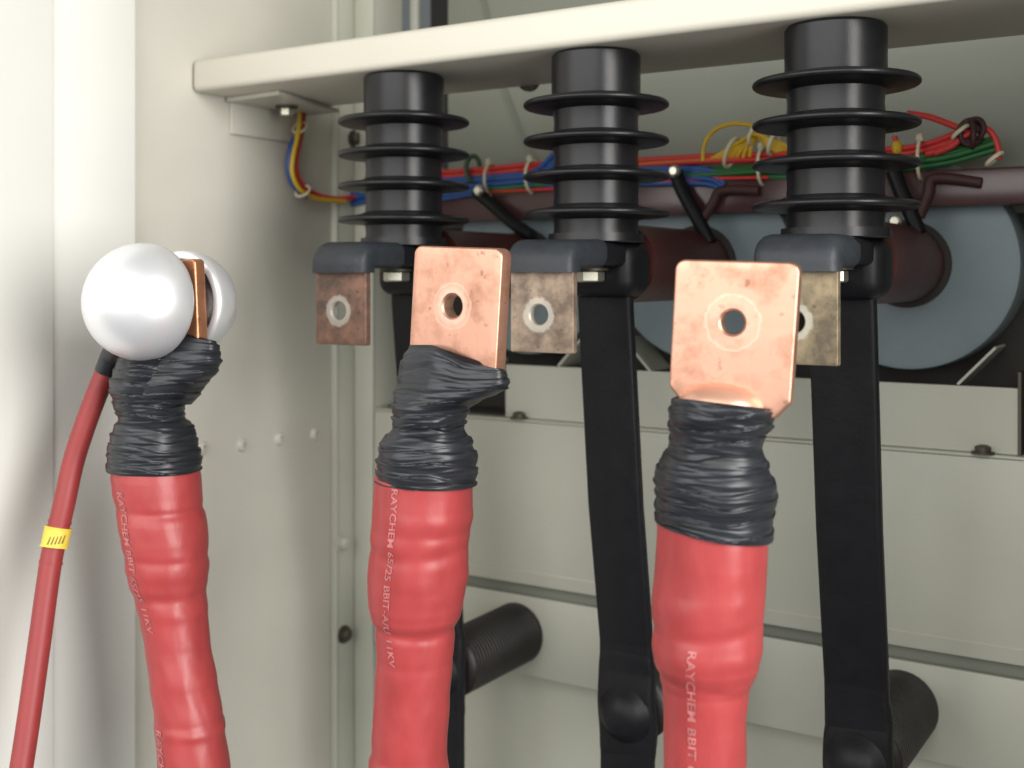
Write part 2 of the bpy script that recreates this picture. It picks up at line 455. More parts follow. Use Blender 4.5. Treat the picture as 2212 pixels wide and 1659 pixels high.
# a stain dot, bracket and bolt
br = boxes('bracket', [(XW+0.0005, -0.7265, 0.711, 0.789, 0.123, ZB-0.0005)], M['paint'], beam, bev=0.0008)
v = [(-0.726, 0.705), (-0.662, 0.700), (-0.688, 0.806), (-0.726, 0.806)]
VV = [(x, y, ZB-0.0005) for x, y in v] + [(x, y, ZB-0.0040) for x, y in v]
link('bracket_flange', mesh_from(VV, [(0, 1, 2, 3), (4, 5, 6, 7), (0, 1, 5, 4), (1, 2, 6, 5), (2, 3, 7, 6), (3, 0, 4, 7)]), M['paint'], beam, None)
pb = Vector((-0.699, 0.749, ZB-0.0042))
lathe('washer', [(0.0095, 0), (0.0095, 0.0018)], M['dark_steel'], beam, pb, (0, 0, -1), n=24)
hexnut('hex_bolt', pb+Vector((0, 0, -0.002)), (0, 0, -1), 0.0062, 0.0068, M['steel'], beam)
pt = at(1150, 193, Y=0.80)
lathe('bolt', [(0.010, 0), (0.010, 0.004), (0.006, 0.005), (0, 0.005)], M['dark_steel'], beam, Vector((pt.x, 0.793, ZB+0.006)), (0, 1, 0), n=16)

# gusset on the back wall
g = [at(1098, 190, Y=0.922), at(1140, 300, Y=0.922), at(1185, 372, Y=0.922), at(2260, 372, Y=0.922), at(2260, -60, Y=0.922), at(1040, -60, Y=0.922)]
g = [Vector((p.x, 0, p.z)) for p in g]
V = [(p.x, 0.921, p.z) for p in g] + [(p.x, 0.9255, p.z) for p in g]; n = len(g)
gp = link('gusset_plate', mesh_from(V, [tuple(range(n)), tuple(range(n, 2*n))] + [(i, (i+1) % n, n+(i+1) % n, n+i) for i in range(n)]), M['paint_shaded'], None, 20)
tag(gp, 'grey green gusset plate with a slanted edge on the back wall behind the middle insulator', 'plate')

# ================================================================== INSULATORS + BUSBARS
YI = 0.704
ZS = [0.1180, 0.0933, 0.0689, 0.0435]
def body_profile():
    p = [(0.0290, ZB-0.0003), (0.0305, ZB-0.0022), (0.0305, ZS[0]+0.003)]
    for i in range(4):
        z = ZS[i]; zn = ZS[i+1] if i < 3 else 0.0238
        p += [(0.0296, z-0.002), (0.0288, (z+zn)/2), (0.0294, zn+0.004)]
    p += [(0.0325, 0.0300), (0.0330, 0.0245), (0.0320, 0.0237)]
    return p
def shed_profile(z):
    return [(0.0285, z+0.0066), (0.0335, z+0.0045), (0.0400, z+0.0033), (0.0465, z+0.0026), (0.0486, z+0.0021), (0.0497, z+0.0012), (0.0500, z+0.0001),
            (0.0497, z-0.0010), (0.0487, z-0.0018), (0.0465, z-0.0022), (0.0400, z-0.0025), (0.0330, z-0.0031), (0.0285, z-0.0045)]
def sweep_rect(name, path, wx, th, mat, parent, x, bev=0.0015, rnd=4, widths=None, wob=0.0):
    """flat bar swept along a (y, z) path, width wx along X"""
    # round the bends
    V, F = [], []
    m = len(path)
    sec = round_poly([(-wx/2, -th/2), (wx/2, -th/2), (wx/2, th/2), (-wx/2, th/2)], bev, 3)
    ns = len(sec)
    for i, (y, z) in enumerate(path):
        a = Vector(path[max(i-1, 0)]); b = Vector(path[min(i+1, m-1)])
        t = (b-a).normalized(); nn = Vector((-t.y, t.x))
        k = widths[i] if widths else (1, 1)
        for (sx, st) in sec:
            dx = wob*noise.noise(Vector((x*30+sx*20, y*35, z*35)))
            V.append((x + sx*k[0] + dx, y + nn.x*(st*k[1]+dx), z + nn.y*(st*k[1]+dx)))
    for i in range(m-1):
        F += [(i*ns+j, i*ns+(j+1) % ns, (i+1)*ns+(j+1) % ns, (i+1)*ns+j) for j in range(ns)]
    F += [tuple(range(ns)), tuple((m-1)*ns+j for j in range(ns))]
    return link(name, mesh_from(V, F), mat, parent, 40)
def bend(path, r, k=5):
    out = [Vector(path[0])]
    for i in range(1, len(path)-1):
        p = Vector(path[i]); a = (Vector(path[i-1])-p).normalized(); b = (Vector(path[i+1])-p).normalized()
        ang = a.angle(b)
        if ang > 3.05: out.append(p); continue
        t = r/math.tan(ang/2)
        s, e = p+a*t, p+b*t
        for j in range(k+1):
            q = j/k
            out.append(s*(1-q)**2 + p*2*q*(1-q) + e*q*q)
    out.append(Vector(path[-1]))
    return out

ins_lab = ['black ribbed insulator at the left end of the beam, above the reddish brown copper tab',
           'black ribbed insulator in the middle of the beam, above the tan copper tab',
           'largest looking black ribbed insulator, at the right of the beam']
bar_lab = ['black sleeved busbar with a reddish brown copper tab, under the left insulator',
           'black sleeved busbar with a tan copper tab, under the middle insulator',
           'black sleeved busbar whose tab is half hidden behind the right copper lug']
tabcol = [((0.27, 0.145, 0.10), (0.10, 0.07, 0.055)), ((0.38, 0.285, 0.205), (0.16, 0.115, 0.085)), ((0.32, 0.25, 0.15), (0.13, 0.105, 0.07))]
ct_lab = ['blue grey transformer ring mostly hidden behind the middle insulator and copper tabs',
          'blue grey transformer ring between the middle busbar and the right copper lug',
          'large blue grey transformer ring at the right edge, behind the right busbar']
bush_lab = ['dark brown bushing behind the middle red cable, running back to the panel',
            'dark brown bushing hidden behind the middle busbar and right red cable',
            'dark brown bushing at the lower right behind the right busbar']
ins0 = None
for i, x in enumerate(XI):
    e = empty('post_insulator', ins_lab[i], 'insulator', (x, YI, ZB), 'black insulators under the beam')
    if i == 0:
        parts = [lathe('insulator_body', body_profile(), M['epoxy'], e, (x, YI, 0), n=64)]
        for z in ZS: parts.append(lathe('shed', shed_profile(z), M['epoxy'], e, (x, YI, 0), n=72, smooth=60))
        ins0 = (e, parts)
    else:
        for p in ins0[1]:
            c = p.copy(); C.objects.link(c); c.parent = e
            c.matrix_parent_inverse = Matrix.Translation(ins0[0].location).inverted()
    # busbar
    bb = empty('busbar', bar_lab[i], 'busbar', (x, 0.715, 0.0), 'black sleeved busbars')
    zt = 0.0155
    path = bend([(0.633, 0.0035), (0.633, zt), (0.672, zt)], 0.007) 
    sweep_rect('insulation_boot', path, 0.049, 0.0190, M['boot'], bb, x, bev=0.007, wob=0.0018)
    path = bend([(0.690, zt-0.001), (0.716, zt-0.001), (0.7185, -0.02), (0.734, -0.16), (0.751, -0.262), (0.753, -0.30), (0.753, -0.46)], 0.006)
    sweep_rect('sleeve', path, 0.0415, 0.0095, M['sleeve'], bb, x, bev=0.003, wob=0.0005)
    box('joint_bridge', (x-0.0235, x+0.0235, 0.664, 0.712, 0.0075, 0.0236), M['sleeve'], bb, bev=0.004, seg=4)
    box('joint_cover', (x-0.026, x+0.028, 0.700, 0.738, -0.0135, 0.0255), M['sleeve'], bb, bev=0.011, seg=5)
    # wrap round the lower joint
    pw = [(0.7515, -0.272), (0.7522, -0.278), (0.7525, -0.288), (0.753, -0.300), (0.753, -0.320), (0.753, -0.336), (0.753, -0.342), (0.753, -0.346)]
    pw = [(0.7505+0.0025*min(1, k/6), -0.268-0.0026*k) for k in range(31)]
    def wf(k): return math.sin(PI*min(1, max(0, k/30)))**0.6
    sweep_rect('joint_wrap', pw, 0.0418, 0.0100, M['sleeve'], bb, x, bev=0.0042, wob=0.0022,
               widths=[(0.98+0.085*wf(k), 0.85+0.42*wf(k)) for k in range(31)])
    lathe('bolt_cap', [(0.0205, 0), (0.0180, 0.0022), (0.0150, 0.0055), (0.0115, 0.0085), (0.0070, 0.0104), (0.0035, 0.0111), (0, 0.0112)], M['sleeve'], bb, (x, 0.7465, -0.313), (0, -1, 0), n=28, smooth=80)
    # bare tab
    hole = Vector((x-0.002, 0.633, -0.0235 if i != 2 else -0.0245))
    tm = copper_mat('tab_copper', hole+Vector((0, -0.003, 0)), tabcol[i][0], tabcol[i][1], (0.62, 0.60, 0.52), 0.35, 0.45, 0.0055, 0.0110, 0.62, 0.36, 0.64, 75)
    hw = 0.0230
    poly = round_poly([(-hw+0.002, 0.0300), (-hw+0.002, -0.0240), (hw+0.002, -0.0240), (hw+0.002, 0.0300)], 0.0012, 3)
    holed_plate('terminal_tab', poly, (0, 0), 0.0064, 0.0055, 0.0006, tm, bb, hole, Vector((1, 0, 0)), Vector((0, 0, 1)), Vector((0, -1, 0)))
    # bolt under the insulator
    lathe('washer', [(0.0125, 0), (0.0125, 0.002)], M['dark_steel'], bb, (x+0.001, 0.6935, 0.0068), (0, 0, -1), n=24)
    hexnut('hex_bolt', (x+0.001, 0.6935, 0.0047), (0, 0, -1), 0.0098, 0.0075, M['steel'], bb)
    # current transformer ring + primary bushing
    ct = empty('current_transformer', ct_lab[i], 'transformer', (x, 0.884, 0.0103), 'blue grey transformers in the recess')
    R = 0.079
    lathe('ring_body', [(0.030, 0.0), (R-0.004, 0), (R-0.001, 0.001), (R, 0.004), (R, 0.040), (0.030, 0.040)], M['ct'], ct, (x, 0.884, 0.0103), (0, 1, 0), n=96)
    lathe('collar', [(0.0300, 0.0), (0.0325, 0.0005), (0.0325, 0.003), (0.0300, 0.0035)], M['gap'], ct, (x, 0.8805, 0.0103), (0, 1, 0), n=48)
    tube('primary_bar', [(x, 0.7395, 0.0103), (x, 0.80, 0.0103), (x, 0.905, 0.0103)], 0.0282, M['brown'], ct, sub=2, n=48)
    # lower bushing
    bs = empty('bushing', bush_lab[i], 'bushing', (x, YP, -0.313), 'dark brown bushings')
    bp_ = [(0.0265, 0.0)]
    for k in range(24): bp_ += [(0.0264-0.00003*k, 0.002+0.0042*k), (0.0264-0.00003*k, 0.0045+0.0042*k), (0.0256-0.00003*k, 0.0051+0.0042*k), (0.0256-0.00003*k, 0.0057+0.0042*k)]
    bp_ += [(0.0235, 0.104), (0.018, 0.106)]
    lathe('bushing_body', bp_, M['umber'], bs, (x, YP-0.0005, -0.313), (0, -1, 0), n=48)

# maroon clamp bar across the transformer tops
clamp = box('clamp_bar', (-0.690, -0.03, 0.8665, 0.876, 0.0510, 0.0775), M['maroon'], None, bev=0.002)
tag(clamp, 'maroon bar running across the top of the transformer rings below the wiring', 'bar')
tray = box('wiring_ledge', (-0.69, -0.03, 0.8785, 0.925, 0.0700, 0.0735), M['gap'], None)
tag(tray, 'dark narrow ledge under the coloured wires', 'ledge')

# black leads with bright terminals
leads = [([(1030, 415), (1060, 440), (1105, 480), (1150, 510)], (1038, 412), 'black sleeved lead slanting down between the left and middle insulators'),
         ([(1460, 372), (1473, 410), (1500, 460), (1535, 525)], (1460, 370), 'black sleeved lead slanting down right of the middle insulator'),
         ([(1930, 370), (1945, 410), (1965, 455), (1985, 505)], (1936, 478), 'black sleeved lead slanting down right of the largest insulator')]
for pts, tip, lab in leads:
    e = empty('terminal_lead', lab, 'cable', at(*pts[0], Y=0.86), 'black leads to the transformers')
    tube('lead_sleeve', [at(*p, Y=0.860-0.001*k) for k, p in enumerate(pts)], 0.0056, M['sleeve'], e, n=14)
    q = at(*tip, Y=0.854)
    lathe('terminal', [(0.0035, 0), (0.0048, 0.001), (0.0048, 0.004), (0.003, 0.006), (0, 0.006)], M['steel'], e, q, (0, -1, 0), n=14)
for pts, lab in (([(1640, 412), (1560, 412), (1540, 440), (1512, 485)], 'thin brown lead bending down beside the slanted black lead right of the middle insulator'),
                 ([(2120, 395), (2020, 385), (2005, 420), (1985, 470)], 'thin brown lead bending down at the far right below the red wires')):
    tag(tube('thin_lead', [at(*p, Y=0.861) for p in pts], 0.0040, M['w_brown'], None), lab, 'cable')

# ------------------------------------------------------------------ wiring harness
har = empty('wire_harness', 'bundle of red, blue and green wires tied along the back wall', 'wires', at(1500, 370, Y=0.90))
def wires(name, pts, offs, rad, mat):
    L = []
    for k, (dy, dz) in enumerate(offs):
        L.append(([at(px, py, Y=0.8705+dy) + Vector((0, 0, dz + 0.0006*math.sin(px*0.013+k*2))) for px, py in pts], rad))
    return tubes(name, L, mat, har, sub=5, n=8)
wires('red_wires', [(735, 428), (780, 405), (860, 392), (950, 386), (1060, 376), (1150, 366), (1290, 362), (1380, 360), (1550, 350), (1720, 344), (1900, 340), (1990, 330), (2060, 305), (2110, 285)],
      [(0, 0), (-.004, .001), (0.002, -.004), (-.002, .004), (-.004, .005)], 0.0022, M['w_red'])
wires('blue_wires', [(760, 425), (860, 404), (950, 401), (1060, 392), (1150, 385), (1290, 380), (1380, 377), (1500, 377), (1545, 384), (1565, 404)],
      [(0, 0), (-.005, .002), (0.002, -.003), (-.003, -.005), (-.004, .0045), (-.006, -.002), (-.0055, -.007)], 0.0024, M['w_blue'])
wires('blue_wires', [(860, 440), (950, 430), (1030, 418), (1040, 412)], [(-.006, 0), (-.008, .003)], 0.0022, M['w_blue'])
wires('blue_wires', [(1140, 386), (1170, 365), (1190, 345), (1215, 320)], [(-.004, 0), (-.006, .003), (-.005, -.004), (-.006, -.007)], 0.0024, M['w_blue'])
wires('green_wires', [(960, 414), (1060, 409), (1150, 403), (1290, 390), (1390, 381), (1500, 380), (1640, 373), (1800, 368), (1960, 352), (2050, 340), (2130, 318), (2150, 312)],
      [(0, 0), (-.004, .003), (0.002, -.003), (-.003, -.004), (-.001, .005), (-.006, .001)], 0.0023, M['w_green'])
wires('red_wires', [(950, 425), (1000, 418), (1120, 413), (1290, 402), (1400, 395), (1520, 388), (1660, 384)], [(-.006, 0)], 0.0016, M['w_red'])
wires('yellow_wires', [(950, 379), (1060, 369), (1150, 360), (1290, 354), (1380, 351), (1480, 347)], [(0.003, 0)], 0.0014, M['w_yellow'])
wires('orange_wires', [(1380, 356), (1480, 351), (1600, 345)], [(-.005, 0.001)], 0.0017, M['w_orange'])
for px, py in ((948, 395), (1062, 388), (1150, 382), (1648, 360), (1990, 345)):
    c = at(px, py, Y=0.8675)
    L = [[c + Vector((0, 0.012*math.cos(a), 0.0145*math.sin(a))) for a in [2*PI*k/14 for k in range(15)]]]
    tubes('cable_tie', [(p, 0.0013) for p in L], M['tie'], har, sub=2, n=6)
    lathe('tie_head', [(0.0025, 0), (0.003, 0.002), (0.002, 0.005), (0, 0.005)], M['tie'], har, c+Vector((0, -0.004, 0.0135)), (0, -0.5, 1), n=8)
gl = tube('wire_loop', [at(1022 + 15*math.cos(a), 364 + 27*math.sin(a), Y=0.864+0.004*math.cos(a)) for a in [2*PI*k/12 for k in range(13)]] + [at(1042, 405, Y=0.864)], 0.0022, M['w_dgreen'])
tag(gl, 'small dark green wire loop standing above the bundle beside the left insulator', 'wire')

yc = empty('wire_coil', 'yellow wire coil tied in loops left of the largest insulator', 'wires', at(1600, 330, Y=0.865))
tubes('coil_loop', [([at(x, y, Y=0.864) for x, y in ((1518, 348), (1522, 312), (1545, 280), (1585, 267), (1625, 272), (1640, 286))], 0.0018)], M['w_yellow'], yc)
L = []
for k in range(7):
    L.append(([at(1530+k*15, 348-k*1.5, Y=0.866), at(1568+k*9, 325-k*1.5, Y=0.864), at(1605+k*4, 302, Y=0.861+0.001*k), at(1628, 290, Y=0.862+.0008*k), at(1665, 302+k*3, Y=0.864), at(1700, 318+k*4, Y=0.866+.001*k), at(1690-k*5, 345, Y=0.87)], 0.0017))
tubes('coil_strands', L, M['w_yellow'], yc)
for px, py, rr in ((1628, 291, 0.008), (1672, 308, 0.009), (1580, 330, 0.011)):
    c = at(px, py, Y=0.862)
    tubes('cable_tie', [([c + Vector((0.4*rr*math.sin(a), rr*math.cos(a), rr*math.sin(a))) for a in [2*PI*k/12 for k in range(13)]], 0.0014)], M['tie'], yc, sub=2, n=6)
rc = empty('wire_knot', 'brown and red wire knot above the green wires at the right', 'wires', at(2100, 290, Y=0.865))
L = []
for k in range(6):
    c = at(2100+random.uniform(-6, 8), 288+random.uniform(-8, 8), Y=0.866)
    ax = random.uniform(0, PI); r_ = random.uniform(0.006, 0.0105)
    L.append(([c + Vector((r_*math.cos(a)*math.cos(ax), r_*0.8*math.cos(a)*math.sin(ax)-0.004, r_*math.sin(a))) for a in [2*PI*j/12 for j in range(12)]], 0.0020))
tubes('knot_wires', L, M['w_brown'], rc, sub=3, n=7)
L = [([at(*p, Y=0.864) for p in ((1960, 245), (2005, 252), (2040, 264), (2078, 280), (2095, 292))], 0.0024),
     ([at(*p, Y=0.864) for p in ((2000, 333), (2035, 322), (2065, 300), (2090, 284))], 0.0026),
     ([at(*p, Y=0.862) for p in ((2020, 331), (2055, 316), (2080, 296), (2100, 286))], 0.0024),
     ([at(*p, Y=0.864) for p in ((2120, 272), (2143, 288), (2155, 315), (2158, 345))], 0.0022)]
tubes('red_leads', L, M['w_red'], rc)
for px, py in ((2075, 285), (2148, 343)):
    c = at(px, py, Y=0.861)
    tubes('cable_tie', [([c + Vector((0.005*math.cos(a), 0.005*math.sin(a), 0.004*math.cos(a))) for a in [2*PI*k/12 for k in range(13)]], 0.0015)], M['tie'], rc, sub=2, n=6)
fe = empty('wire_ferrule', 'tiny yellow and red wire end sticking up beside the largest insulator', 'wire', at(1938, 330, Y=0.865))
tube('yellow_sleeve', [at(1939, 332, Y=0.865), at(1938, 318, Y=0.865), at(1936, 306, Y=0.865)], lambda t: 0.0024+0.0016*math.sin(PI*t), M['w_yellow'], fe, n=10)
tube('red_tip', [at(1936, 306, Y=0.865), at(1934, 300, Y=0.865), at(1933, 294, Y=0.865)], 0.0019, M['w_red'], fe, n=10)

# drop of three wires on the side wall, held by the bracket
dr = empty('wire_drop', 'red, yellow and blue wires curving down the side wall from the bracket', 'wires', at(640, 330, X=-0.722))
def drop(name, pts, mat, xo, r=0.0019):
    tube(name, [at(px, py, X=xo) for px, py in pts], r, mat, dr, n=9)
drop('red_wire', [(655, 238), (654, 268), (649, 300), (641, 335), (639, 365), (648, 392), (668, 412), (700, 426), (745, 429), (780, 422)], M['w_red'], -0.7185, 0.0026)
drop('yellow_wire', [(648, 240), (647, 268), (642, 300), (634, 335), (631, 368), (639, 395), (655, 415), (690, 430), (745, 435)], M['w_yellow'], -0.7155, 0.0022)
drop('blue_wire', [(636, 300), (629, 318), (624, 345), (624, 370), (630, 392), (645, 412), (664, 425)], M['w_blue'], -0.7205, 0.0026)
for px, py in ((648, 276), (654, 413)):
    c = at(px, py, X=-0.7165)
    tubes('cable_tie', [([c + Vector((0.006*math.cos(a), 0.004*math.sin(a)+0.002*math.cos(a), 0.005*math.sin(a))) for a in [2*PI*k/12 for k in range(13)]], 0.0012)], M['tie'], dr, sub=2, n=6)

# ================================================================== CABLES
def interp(tab, y):
    """tab rows: (y, a, b, ...) -> smooth interpolation"""
    if y <= tab[0][0]: return tab[0][1:]
    if y >= tab[-1][0]: return tab[-1][1:]
    for i in range(len(tab)-1):
        a, b = tab[i], tab[i+1]
        if a[0] <= y <= b[0]:
            t = (y-a[0])/(b[0]-a[0]); t2 = t*t*(3-2*t)*0.5 + t*0.5
            return tuple(p+(q-p)*t2 for p, q in zip(a[1:], b[1:]))
def ring_frame(px):
    v = ray(px).normalized()               # away from the camera
    return v, Vector((v.y, -v.x, 0))       # forward, image-right
class Cable:
    """rings built from a silhouette table (row, left, right) at one depth plane"""
    def __init__(s, tab, Y): s.tab, s.Y = tab, Y
    def centre(s, y):
        l, r = interp(s.tab, y)
        p = at((l+r)/2, y, Y=s.Y)
        hw = (r-l)/2*dep(p)/FPX
        return p, hw
def cable_disp(cab, a, y, p, d):
    q = 0
    for (fy, amp, wd, ph, tl) in cab.folds:
        yy = y - fy - tl*math.cos(a-ph)
        q += amp*math.exp(-(yy/wd)**2)*(0.62+0.30*math.cos(a-ph))*(0.75+0.9*noise.noise(Vector((d.x*1.5+fy, d.y*1.5, cab.seed))))
    return q + 0.0010*noise.noise(Vector((d.x*1.4+cab.seed, d.y*1.4, p.z*26))) + 0.0003*noise.noise(Vector((d.x*4+cab.seed, d.y*4, p.z*90)))
Cable.disp = cable_disp
def red_sleeve(cab, y0, y1, mat, parent, folds, n=72, step=4.0, seed=0):
    cab.folds, cab.seed = folds, seed
    V, F = [], []
    ys = []; y = y0
    while y < y1: ys.append(y); y += step
    ys.append(y1)
    for y in ys:
        p, r = cab.centre(y)
        f, rt = ring_frame((interp(cab.tab, y)[0]+interp(cab.tab, y)[1])/2)
        for k in range(n):
            a = 2*PI*k/n
            d = rt*math.cos(a) - f*math.sin(a)
            q = -0.0012*max(0, 1-(y-y0)/40) + cab.disp(a, y, p, d)
            V.append(p + d*(r+q))
    m = len(ys)
    for i in range(m-1): F += [(i*n+k, i*n+(k+1) % n, (i+1)*n+(k+1) % n, (i+1)*n+k) for k in range(n)]
    F += [tuple(range(n)), tuple((m-1)*n+k for k in range(n))]
    return link('red_sleeve', mesh_from(V, F), mat, parent, 180)
def tape_wrap(rows, Y, parent, phi, tilt_top=0, tilt_bot=0, arch=0, n=110, step=1.6, seed=0, name='tape_wrap'):
    """rows: (y, left, right, b) ; b = half thickness along the palm normal (0 = round)
       tilt: rows of shear at top / bottom (px at the silhouette)"""
    V, F = [], []
    ys = []; y = rows[0][0]
    while y < rows[-1][0]: ys.append(y); y += step
    ys.append(rows[-1][0])
    Y0, Y1 = ys[0], ys[-1]
    for y in ys:
        l, r, b = interp(rows, y)
        c0 = at((l+r)/2, y, Y=Y); D = dep(c0)
        hw = (r-l)/2*D/FPX
        f, rt = ring_frame((l+r)/2)
        nv = (-f)*math.cos(phi) - rt*math.sin(phi)
        uv = rt*math.cos(phi) - f*math.sin(phi)
        t = (y-Y0)/(Y1-Y0)
        sh = tilt_top*max(0, 1-t*2.2) + tilt_bot*max(0, (t-0.6)/0.4)
        for k in range(n):
            a = 2*PI*k/n
            if b > 0:
                A = math.sqrt(max(1e-8, hw*hw - (b*math.sin(phi))**2))/math.cos(phi)
                ca, sa = math.cos(a), math.sin(a)
                ex = 0.75
                d = uv*A*math.copysign(abs(ca)**ex, ca) + nv*b*math.copysign(abs(sa)**ex, sa)
            else:
                d = rt*hw*math.cos(a) - f*hw*math.sin(a)
            dn = d.normalized()
            s = dn.dot(rt)
            z = c0.z*1000
            sw = z*0.30 + 0.6*math.sin(a+seed) + 0.8*noise.noise(Vector((dn.x*1.3+seed, dn.y*1.3, z*0.07)))
            sw2 = z*0.15 - 0.40*math.sin(a*1+1.7+seed) + 0.5*noise.noise(Vector((dn.x*1.1, dn.y*1.1+seed, z*0.05)))
            saw = (sw % 1.0); saw = saw if saw < 0.88 else (1-saw)*0.88/0.12
            saw2 = (sw2 % 1.0); saw2 = saw2 if saw2 < 0.93 else (1-saw2)*0.93/0.07
            q = (0.0012 + 0.0003*saw + 0.0013*saw2 + 0.0013*noise.noise(Vector((dn.x*1.2+seed, dn.y*1.2, z*0.16)))
                 + 0.00035*noise.noise(Vector((dn.x*1.8, dn.y*1.8+seed, z*0.55))) + 0.00012*noise.noise(Vector((dn.x*5, dn.y*5, z*1.6+seed)))) 
            V.append(c0 + d + dn*(q-0.0008) + Vector((0, 0, -(sh*s)*D/FPX + arch*D/FPX*max(0, -dn.dot(f))*max(0, 1-t*2.5))))
    m = len(ys)
    for i in range(m-1): F += [(i*n+k, i*n+(k+1) % n, (i+1)*n+(k+1) % n, (i+1)*n+k) for k in range(n)]
    F += [tuple(range(n)), tuple((m-1)*n+k for k in range(n))]
    return link(name, mesh_from(V, F), M['tape'], parent, 60)
def lettering(text, cab, y_start, y_end, off, height_px, parent, lean=0.0, name='printed_lettering'):
    """white print running down the sleeve: off = sideways position (fraction of the radius), height in rows"""
    cu = bpy.data.curves.new('lettering', 'FONT'); cu.body = text; cu.size = 1.0; cu.resolution_u = 2
    cu.space_character = 1.05
    cu.offset = 0.025
    to = bpy.data.objects.new('lettering_tmp', cu); C.objects.link(to)
    dg = bpy.context.evaluated_depsgraph_get()
    me = bpy.data.meshes.new_from_object(to.evaluated_get(dg))
    bpy.data.objects.remove(to)
    bm = bmesh.new(); bm.from_mesh(me)
    bmesh.ops.triangulate(bm, faces=bm.faces)
    xs_ = [v.co.x for v in bm.verts]; x0, x1 = min(xs_), max(xs_)
    for v in bm.verts:
        t = (v.co.x-x0)/(x1-x0); y = y_start + (y_end-y_start)*t
        p, r = cab.centre(y)
        l, rr = interp(cab.tab, y)
        f, rt = ring_frame((l+rr)/2)
        o = off(y) if callable(off) else off
        ss = o + (v.co.y-0.35)*height_px*2/(rr-l) + lean*t
        ss = max(-0.97, min(0.97, ss))
        d = rt*ss - f*math.sqrt(1-ss*ss)
        v.co = p + d*(r + 0.0004 + cab.disp(math.acos(ss), y, p, d))
    bm.to_mesh(me); bm.free()
    return link(name, me, M['print'], parent, None)
def palm(parent, px, py, D, phi, lean, poly, hole_r, t, mat_args, wob=0.0):
    """copper palm: hole centre at image row/col, phi = turn of its face to the image's left"""
    o = at(px, py, D=D)
    f, rt = ring_frame(px)
    nv = (-f)*math.cos(phi) - rt*math.sin(phi)
    uv = rt*math.cos(phi) - f*math.sin(phi)
    up = Vector((0, 0, 1))*math.cos(lean) + uv*math.sin(lean)
    u2 = uv*math.cos(lean) - Vector((0, 0, 1))*math.sin(lean)
    mt = copper_mat('lug_copper', o + nv*t/2, *mat_args)
    p = holed_plate('copper_palm', poly, (0, 0), hole_r, t, 0.0014, mt, parent, o, u2, up, nv, wob=wob)
    return o, u2, up, nv
COP = ((0.69, 0.375, 0.27), (0.38, 0.185, 0.115), (0.92, 0.66, 0.52), 0.86, 0.38)

# ---- right cable
YC = 0.509
tabR = [(1085, 1421, 1662), (1145, 1421, 1658), (1211, 1419, 1656), (1268, 1415, 1650), (1309, 1409, 1649), (1390, 1411, 1645), (1431, 1415, 1639), (1460, 1425, 1629), (1484, 1431, 1619), (1554, 1435, 1613), (1659, 1435, 1611), (1900, 1435, 1605)]
cR = Cable(tabR, YC)
kR = empty('power_cable', 'thick red cable at the right with a square copper lug facing forward', 'cable', at(1525, 1659, Y=YC), 'thick red cables with copper lugs')
red_sleeve(cR, 1095, 1890, M['red'], kR, [(1275, 0.0010, 26, 2.2, 12), (1345, -0.0012, 16, 2.6, 14), (1400, 0.0009, 22, 2.2, 10), (1462, -0.0010, 10, 0.6, 6)], seed=1)
tape_wrap([(872, 1460, 1668, 0), (884, 1455, 1668, 0), (912, 1450, 1660, 0), (945, 1451, 1646, 0), (970, 1447, 1642, 0), (998, 1430, 1651, 0), (1035, 1418, 1667, 0), (1070, 1421, 1670, 0), (1105, 1420, 1664, 0), (1143, 1421, 1660, 0)],
          YC, kR, 0, tilt_top=11, arch=12, tilt_bot=19, seed=1)
lettering('RAYCHEM BBIT 65/25', cR, 1372, 1700, lambda y: -0.31 + 0.06*max(0, (1460-y)/90), 24, kR)
DR = dep(at(1590, 700, Y=YC-0.001))
pR = round_poly([(-0.0285, 0.0277), (-0.0285, -0.0320), (-0.0215, -0.0395), (0.0215, -0.0425), (0.0282, -0.0345), (0.0290, 0.0290)], [0.005, 0.004, 0.002, 0.002, 0.004, 0.005], 6)
phR = math.radians(13)
oR, uR, vR, nR = palm(kR, 1587, 696, DR, phR, math.radians(3.2), pR, 0.0057, 0.0085, COP + (0.006, 0.0125, 0.55, 0.47, 0.72, 48, True))
lathe('copper_barrel', [(0.0190, -0.0415), (0.0204, -0.0395), (0.0203, -0.0365), (0.0180, -0.0325), (0.0125, -0.0295), (0.0060, -0.0280), (0, -0.0277)], M['copper_bright'], kR, oR - uR*0.0035 - nR*0.0010, vR, n=64, smooth=70)

# ---- middle cable
tabM = [(980, 813, 1024), (1035, 809, 1021), (1104, 804, 1020), (1166, 798, 1014), (1268, 796, 1004), (1305, 798, 999), (1329, 802, 994), (1350, 810, 984), (1411, 812, 980), (1513, 808, 972), (1600, 803, 968), (1626, 803, 967), (1642, 796, 968), (1659, 796, 970), (1900, 786, 965)]
cM = Cable(tabM, YC)
kM = empty('power_cable', 'thick red cable in the middle with a copper lug turned slightly left', 'cable', at(885, 1659, Y=YC), 'thick red cables with copper lugs')
red_sleeve(cM, 1000, 1890, M['red'], kM, [(1112, 0.0007, 14, 0.5, 4), (1140, -0.0007, 10, 0.5, 4), (1178, -0.0013, 16, 1.9, 10), (1238, 0.0010, 22, 0.6, 5), (1352, -0.0009, 9, 0.9, 7), (1420, -0.0006, 12, 1, 4)], seed=2)
phM = math.radians(38)
tape_wrap([(905, 856, 998, 0), (925, 852, 998, 0), (938, 838, 1006, 0), (955, 824, 1019, 0), (985, 820, 1027, 0), (1015, 817, 1026, 0), (1041, 814, 1024, 0)],
          YC, kM, 0, tilt_top=0, tilt_bot=5, seed=4)
